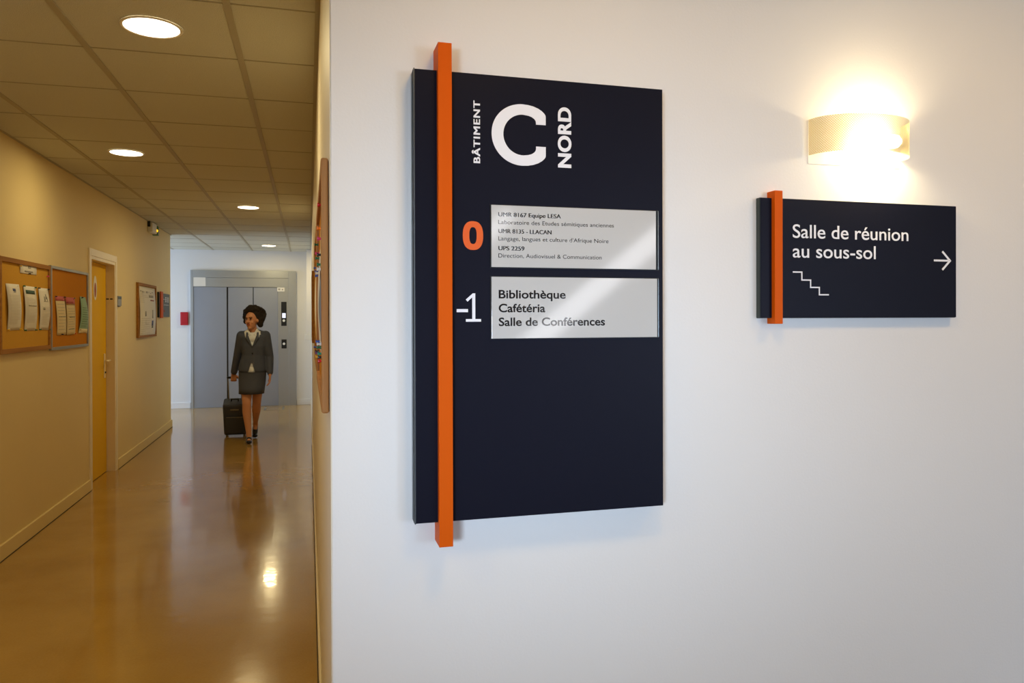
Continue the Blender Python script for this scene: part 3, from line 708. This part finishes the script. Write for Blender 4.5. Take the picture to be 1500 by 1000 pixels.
# emergency exit light
t = thing('exit_light', 'small emergency exit light box at the left wall and ceiling', 'exit sign', (XL, 9.97, 2.60))
rb('housing', 'white_plastic', XL, XL+.055, 9.84, 10.10, 2.555, 2.675, .008); rb('bracket', 'steel_dark', XL, XL+.03, 9.82, 9.838, 2.62, 2.687)
rb('sign_face', 'exit_green', XL+.002, XL+.065, 10.102, 10.17, 2.545, 2.66, .002)
bm = bmesh.new(); ball(bm, (XL+.05, 10.100, 2.60), .018, .008, .018); rel(obj('indicator', bm, 'exit_lit', t))

# ------------------------------------------------------------------ right wall boards seen edge-on
def rboard(label, ya, yb, za, zb, fm, fw=.03, th=.018):
    return board('notice_board', label, ya, yb, za, zb, fm, 'cork_dark', fw, th, -1, XR)
rboard('beech-framed cork board seen edge-on, nearest the white wall corner', 1.79, 2.86, 1.281, 1.875, 'beech')
rboard('wood-framed cork board seen edge-on behind the beech one', 2.95, 3.95, 1.300, 1.86, 'board_wood')
rboard('thin dark-framed board seen edge-on farther along the right wall', 5.5, 6.4, 1.33, 1.845, 'board_wood', .02, .022)
XQ = XR-.009
GR = 'sheets pinned to the edge-on boards of the right wall'
for lab, m, ya, yb, za, zb, cu in [
    ('pale sheet bulging from the beech-framed board, upper near part', 'paper_cream', 1.90, 2.12, 1.82, 1.55, .006),
    ('blue grey poster bulging from the middle of the beech-framed board', 'paper_grey', 1.86, 2.28, 1.64, 1.43, .010),
    ('white sheet bulging from the far part of the beech-framed board', 'paper', 2.30, 2.62, 1.72, 1.40, .008),
    ('white sheet bulging from the board behind the beech one', 'paper', 3.05, 3.35, 1.74, 1.40, .010),
    ('cream sheet at the far end of the board behind the beech one', 'paper_cream', 3.45, 3.8, 1.76, 1.38, .008)]:
    sheet('paper_sheet', lab, m, [(ya, za), (yb, za), (yb, zb), (ya, zb)], XQ, -1, cu, GR)
PR = [(466,300,'red',1.86,1.775),(463,336,'orange',2.0,1.735),(466,358,'magenta',1.92,1.70),(464,370,'black',1.98,1.665),(463,378,'green',2.05,1.645),(463,385,'white',2.08,1.635),
      (459,358,'green',2.76,1.766),(460,369,'magenta',2.5,1.713),(460,378,'green',2.46,1.694),(458,393,'blue',3.2,1.712),(459,398,'blue',2.78,1.672),(460,400,'white',2.48,1.648),(460,404,'blue',2.58,1.645),
      (460,500,'blue',2.44,1.430),(462,505,'white',2.15,1.431),(462,508,'green',2.2,1.42),(458,509,'blue',3.4,1.378),(460,517,'purple',2.62,1.386),(463,519,'teal',1.95,1.413),(460,521,'yellow',2.55,1.376),(459,514,'black',2.72,1.387),(466,525,'black',1.91,1.406),(468,530,'red',1.85,1.40)]
for i, (px, py, c, Y_, Z_) in enumerate(PR):
    bd = 'beech-framed board' if Y_ < 2.9 else 'board behind the beech one'
    dn = 'near' if Y_ < 2.3 else 'far'
    seg = 'upper' if Z_ > 1.55 else 'lower'
    if (px, py) in ((460,378), (460,404)): seg = 'lower end of the ' + seg
    pin(c, XQ-.003, Y_, Z_, -1, '%s push pin %s %s part of the %s' % (c, seg, dn, bd), 'push pins on the edge-on right boards')

# ------------------------------------------------------------------ person
def remesh(bm, voxel, smooth_it=4, keep=None):
    me = bpy.data.meshes.new('tmp'); bm.to_mesh(me); bm.free()
    o = bpy.data.objects.new('tmp', me); COL.objects.link(o)
    md = o.modifiers.new('r', 'REMESH'); md.mode = 'VOXEL'; md.voxel_size = voxel; md.use_smooth_shade = True
    sm = o.modifiers.new('s', 'SMOOTH'); sm.iterations = smooth_it; sm.factor = .5
    dg = bpy.context.evaluated_depsgraph_get(); m2 = bpy.data.meshes.new_from_object(o.evaluated_get(dg))
    bpy.data.objects.remove(o); bpy.data.meshes.remove(me)
    for p in m2.polygons: p.use_smooth = True
    return m2
def cap(bm, p0, r0, p1, r1, sx=1):
    cyl(bm, p0, p1, r0, r1, 16); ball(bm, p0, r0, seg=14); ball(bm, p1, r1, seg=14)
def chain(bm, pts):
    for (a, ra), (b, rb_) in zip(pts, pts[1:]): cap(bm, a, ra, b, rb_)
PX, PY = -.665, 9.76
who = thing('person', 'woman in charcoal skirt suit walking from the lift, pulling a suitcase', 'person', (PX, PY, 0))
def P(x, y_, z): return (x-PX, y_-PY, z)
bm = bmesh.new()
FA = R(-24)      # head turned towards the left of the picture
hc = P(-.672, 9.735, 1.495)
def hd(dx, dy, dz):  # head-local offset
    c, s_ = math.cos(FA), math.sin(FA); return (hc[0]+dx*c-dy*s_, hc[1]+dx*s_+dy*c, hc[2]+dz)
ball(bm, hd(0, .015, .022), .074, .093, .090, FA, 24); ball(bm, hd(0, -.022, -.045), .055, .062, .072, FA, 20); ball(bm, hd(0, -.055, -.098), .026, .024, .020, FA)
cap(bm, hd(0, -.082, .012), .010, hd(0, -.101, -.026), .015); ball(bm, hd(0, -.072, .030), .048, .022, .012, FA)
for k in (-1, 1):
    ball(bm, hd(k*.076, .010, -.008), .009, .020, .030, FA); ball(bm, hd(k*.036, -.058, -.030), .019, .019, .024, FA); ball(bm, hd(k*.012, -.092, -.030), .009, .011, .008, FA)
chain(bm, [(P(-.668, 9.755, 1.43), .050), (P(-.664, 9.775, 1.34), .052)])
# trunk
for c, a, b, d in ((P(-.655, 9.775, 1.26), .150, .088, .085), (P(-.655, 9.77, 1.16), .130, .085, .10), (P(-.66, 9.77, 1.05), .112, .080, .10), (P(-.665, 9.775, .92), .145, .098, .11)): ball(bm, c, a, b, d, 0, 20)
# arms with hands
def hand(bm, wrist, dirv, palmn, side, curl):
    d = Vector(dirv).normalized(); nrm = Vector(palmn).normalized(); w = d.cross(nrm).normalized()
    wr = Vector(wrist); pc = wr + d*.045
    for k in (-.024, -.008, .008, .024): cap(bm, wr+w*k*.7, .013, wr+d*.080+w*k, .0115)
    for i, (k, L) in enumerate(((-.029, .062), (-.010, .072), (.010, .068), (.028, .052))):
        a = wr + d*.080 + w*k
        d1 = (d*math.cos(curl*.6)+nrm*math.sin(curl*.6)); d2 = (d*math.cos(curl*1.4)+nrm*math.sin(curl*1.4)); d3 = (d*math.cos(curl*2)+nrm*math.sin(curl*2))
        b = a + d1*L*.42; c = b + d2*L*.33; e = c + d3*L*.25
        chain(bm, [(a, .0095), (b, .0088), (c, .0080), (e, .0070)])
    a = wr + d*.022 + w*side*.024; b = a + (d*.6+w*side*.8).normalized()*.032; c = b + (d*.85+w*side*.3+nrm*.5).normalized()*.028; e = c + (d*.9+nrm*.5).normalized()*.020
    chain(bm, [(a, .013), (b, .0105), (c, .0092), (e, .0078)])
RS, RE, RW = P(-.795, 9.775, 1.300), P(-.850, 9.86, 1.045), P(-.906, 9.965, .820)
LS, LE, LW = P(-.515, 9.775, 1.300), P(-.470, 9.800, 1.035), P(-.462, 9.730, .820)
chain(bm, [(RS, .050), (RE, .038), (RW, .025)]); chain(bm, [(LS, .050), (LE, .038), (LW, .025)])
hand(bm, RW, (-.02, .25, -.95), (0, 1, .2), 1, 1.15)
hand(bm, LW, (0, -.12, -1), (-1, 0, 0), 1, .45)
# legs
chain(bm, [(P(-.735, 9.775, .86), .084), (P(-.730, 9.66, .475), .052), (P(-.728, 9.665, .36), .053), (P(-.705, 9.615, .13), .031), (P(-.702, 9.610, .085), .033)])
chain(bm, [(P(-.702, 9.62, .070), .030), (P(-.696, 9.535, .036), .026)])
chain(bm, [(P(-.600, 9.775, .86), .084), (P(-.622, 9.80, .475), .052), (P(-.632, 9.87, .37), .053), (P(-.655, 10.055, .200), .031), (P(-.657, 10.085, .150), .032)])
chain(bm, [(P(-.657, 10.08, .135), .029), (P(-.658, 10.01, .040), .026)])
body = link('body', remesh(bm, .0055, 3), 'skin', who)
# face
bm = bmesh.new()
for k in (-1, 1): ball(bm, hd(k*.030, -.083, .012), .012, .008, .007, FA)
obj('eyes', bm, 'eye', who, True)
bm = bmesh.new()
for k in (-1, 1): cap(bm, hd(k*.016, -.096, .030), .003, hd(k*.045, -.082, .032), .002)
obj('eyebrows', bm, 'hair', who, True)
bm = bmesh.new(); ball(bm, hd(0, -.088, -.058), .021, .010, .008, FA); obj('lips', bm, 'lips', who, True)
# hair: big curly volume
bm = bmesh.new()
hairc = hd(0, .055, .060)
ball(bm, hairc, .118, .098, .112, FA, 24)
rnd = random.Random(3)
for i in range(230):
    a = rnd.uniform(0, 2*math.pi); zz = rnd.uniform(-.85, 1); rr = math.sqrt(max(0, 1-zz*zz))
    dx, dy, dz = rr*math.cos(a), rr*math.sin(a), zz
    if dy < -.1 and dz < .50: continue
    ball(bm, hd(dx*.128, .052+dy*.112, .052+dz*.115), rnd.uniform(.018, .030), seg=8)
for k, dz in ((1, -.03), (1, .01), (1, -.06), (-1, -.02), (-1, .02)):
    ball(bm, hd(k*.095, .035, dz), .036, seg=10)
link('hair', remesh(bm, .006, 1), 'hair', who)
# blouse under the jacket
bm = bmesh.new()
for c, a, b, d in ((P(-.655, 9.775, 1.27), .150, .098, .085), (P(-.655, 9.77, 1.16), .138, .098, .10), (P(-.66, 9.77, 1.05), .122, .092, .10), (P(-.665, 9.775, .93), .150, .108, .10), (P(-.667, 9.773, .88), .158, .119, .08)): ball(bm, c, a, b, d, 0, 20)
link('blouse', remesh(bm, .008, 3), 'blouse', who)
bm = bmesh.new()
for k in (-1, 1):
    pts = [P(-.665+k*.020, 9.690, 1.315), P(-.665+k*.052, 9.715, 1.375), P(-.665+k*.088, 9.735, 1.345), P(-.665+k*.075, 9.690, 1.285)]
    chain(bm, [(pts[0], .007), (pts[1], .009), (pts[2], .009), (pts[3], .007), (pts[0], .007)]); cap(bm, pts[1], .009, pts[3], .009); cap(bm, pts[0], .008, pts[2], .009)
cap(bm, P(-.720, 9.735, 1.375), .010, P(-.72, 9.80, 1.385), .010); cap(bm, P(-.610, 9.735, 1.375), .010, P(-.61, 9.80, 1.385), .010); cap(bm, P(-.72, 9.80, 1.385), .010, P(-.61, 9.80, 1.385), .010)
link('collar', remesh(bm, .005, 2), 'blouse', who)
# jacket with sleeves, open at the neck and below the button
bm = bmesh.new()
for c, a, b, d in ((P(-.655, 9.778, 1.27), .162, .106, .075), (P(-.655, 9.772, 1.17), .152, .112, .10), (P(-.66, 9.772, 1.06), .135, .106, .10), (P(-.667, 9.775, .95), .158, .120, .115), (P(-.668, 9.773, .885), .168, .130, .10)): ball(bm, c, a, b, d, 0, 24)
TR = ((-.655, 9.778, 1.29, .158, .104), (-.655, 9.772, 1.17, .150, .112), (-.66, 9.772, 1.06, .136, .108), (-.667, 9.775, .95, .160, .122), (-.668, 9.773, .86, .172, .132))
for p_, q_ in zip(TR, TR[1:]):
    for k in range(8):
        f_ = k/8; m_ = [u+(v-u)*f_ for u, v in zip(p_, q_)]; ball(bm, P(m_[0], m_[1], m_[2]), m_[3], m_[4], .035, 0, 28)
_ = 0
chain(bm, [(P(-.785, 9.778, 1.300), .052), (P(-.700, 9.778, 1.335), .044)]); chain(bm, [(P(-.525, 9.778, 1.300), .052), (P(-.61, 9.778, 1.335), .044)])
chain(bm, [(RS, .062), (RE, .052), (tuple(Vector(RE)*.12+Vector(RW)*.88), .042)]); chain(bm, [(LS, .062), (LE, .052), (tuple(Vector(LE)*.12+Vector(LW)*.88), .042)])
me = remesh(bm, .007, 14)
b = bmesh.new(); b.from_mesh(me)
kill = []
for f in b.faces:
    c = f.calc_center_median(); dx = abs(c.x-(-.664-PX)); z = c.z
    if c.y < -.02 and ((1.17 < z and dx < (z-1.17)*.36) or (z < .99 and abs(c.x-(-.672-PX)) < (.99-z)*.30)): kill.append(f)
    elif z < .838 and abs(c.x) < .175 and abs(c.y) < .15: kill.append(f)
    elif z > 1.335 and dx < .050: kill.append(f)
bmesh.ops.delete(b, geom=kill, context='FACES')
for _ in range(8):
    new = {}
    for v in b.verts:
        nb = [e.other_vert(v).co for e in v.link_edges if e.is_boundary]
        if len(nb) == 2: new[v] = v.co*.4 + (nb[0]+nb[1])*.3
    for v, c in new.items(): v.co = c
b.to_mesh(me); b.free()
jk = link('jacket', me, 'suit', who)
bm = bmesh.new()
for k in (-1, 1):
    a_, b_, c_ = P(-.664+k*.004, 9.655, 1.165), P(-.664+k*.062, 9.672, 1.27), P(-.664+k*.062, 9.705, 1.335)
    chain(bm, [(a_, .006), (b_, .016), (c_, .012)])
link('lapel', remesh(bm, .005, 1), 'suit', jk)
bm = bmesh.new(); ball(bm, P(-.662, 9.655, 1.085), .009, .005, .009); obj('button', bm, 'black', jk, True)
# skirt
bm = bmesh.new(); rings = []
for z, a, b_, ox in ((.855, .166, .126, -.667), (.84, .162, .118, -.668), (.74, .160, .120, -.672), (.66, .154, .124, -.676), (.588, .150, .130, -.680)):
    rings.append([P(ox + a*math.cos(t_), 9.765 - max(0, .84-z)*.09 + b_*(1+max(0, .84-z)*.5)*math.sin(t_), z) for t_ in [2*math.pi*i/36 for i in range(36)]])
inner = [[((p[0]-(-.015))*.94+(-.015), (p[1]-.005)*.94+.005, p[2]) for p in r] for r in rings[::-1]]
loft(bm, rings + inner, cap=False); bmesh.ops.recalc_face_normals(bm, faces=bm.faces)
obj('skirt', bm, 'skirt', who, True)
# shoes
def shoe(toe, heel, hz, tipdir):
    bm = bmesh.new(); T = Vector(toe); H = Vector(heel)
    chain(bm, [(T, .022), (T*.6+H*.4+Vector((0, 0, .004)), .034), (H, .033)]); ball(bm, T, .036, .045, .022)
    cap(bm, H+Vector((0, 0, -.01)), .022, H+tipdir, .007)
    for v in bm.verts: v.co.z = max(v.co.z, .001)
    link('shoe', remesh(bm, .005, 2), 'shoe', who)
shoe(P(-.695, 9.52, .024), P(-.702, 9.625, .062), 0, Vector((0, .01, -.055)))
shoe(P(-.658, 9.995, .028), P(-.658, 10.095, .120), 0, Vector((0, .055, -.045)))

# ------------------------------------------------------------------ suitcase
TL = R(22)
case = thing('suitcase', 'dark grey wheeled cabin suitcase pulled behind the woman by its handle', 'suitcase', (-.908, 10.335, 0), rot=(TL, 0, 0))
def loc(n, m, *a, **k): return bx(n, m, case, *a, **k)
bx('shell', 'case', case, -.140, .140, -.11, .09, .055, .495, .022)
bx('front_pocket', 'case', case, -.115, .115, -.128, -.108, .09, .33, .01)
bm = bmesh.new(); box(bm, -.10, .10, -.1305, -.1275, .325, .331); box(bm, -.05, .05, -.115, -.1105, .42, .435); obj('zip', bm, 'alu', case)
bm = bmesh.new(); box(bm, -.05, -.035, -.01, .01, .49, .52, .003); box(bm, .035, .05, -.01, .01, .49, .52, .003); box(bm, -.05, .05, -.012, .012, .515, .53, .004); obj('carry_handle', bm, 'black', case)
bm = bmesh.new()
for x in (-.075, .075): cyl(bm, (x, .04, .48), (x, .04, .805), .006, n=10)
obj('telescopic_bars', bm, 'alu', case)
bx('grip', 'black', case, -.090, .090, .028, .052, .795, .822, .009)
for x in (-.11, .11):
    bm = bmesh.new(); cyl(bm, (x-.012, .075, .032), (x+.012, .075, .032), .030, n=20); obj('wheel', bm, 'rubber', case)
bm = bmesh.new(); box(bm, -.13, .13, .06, .09, .03, .06); box(bm, -.12, -.09, -.10, -.07, .02, .058); box(bm, .09, .12, -.10, -.07, .02, .058); obj('base_feet', bm, 'alu', case)
case.location.z = .001
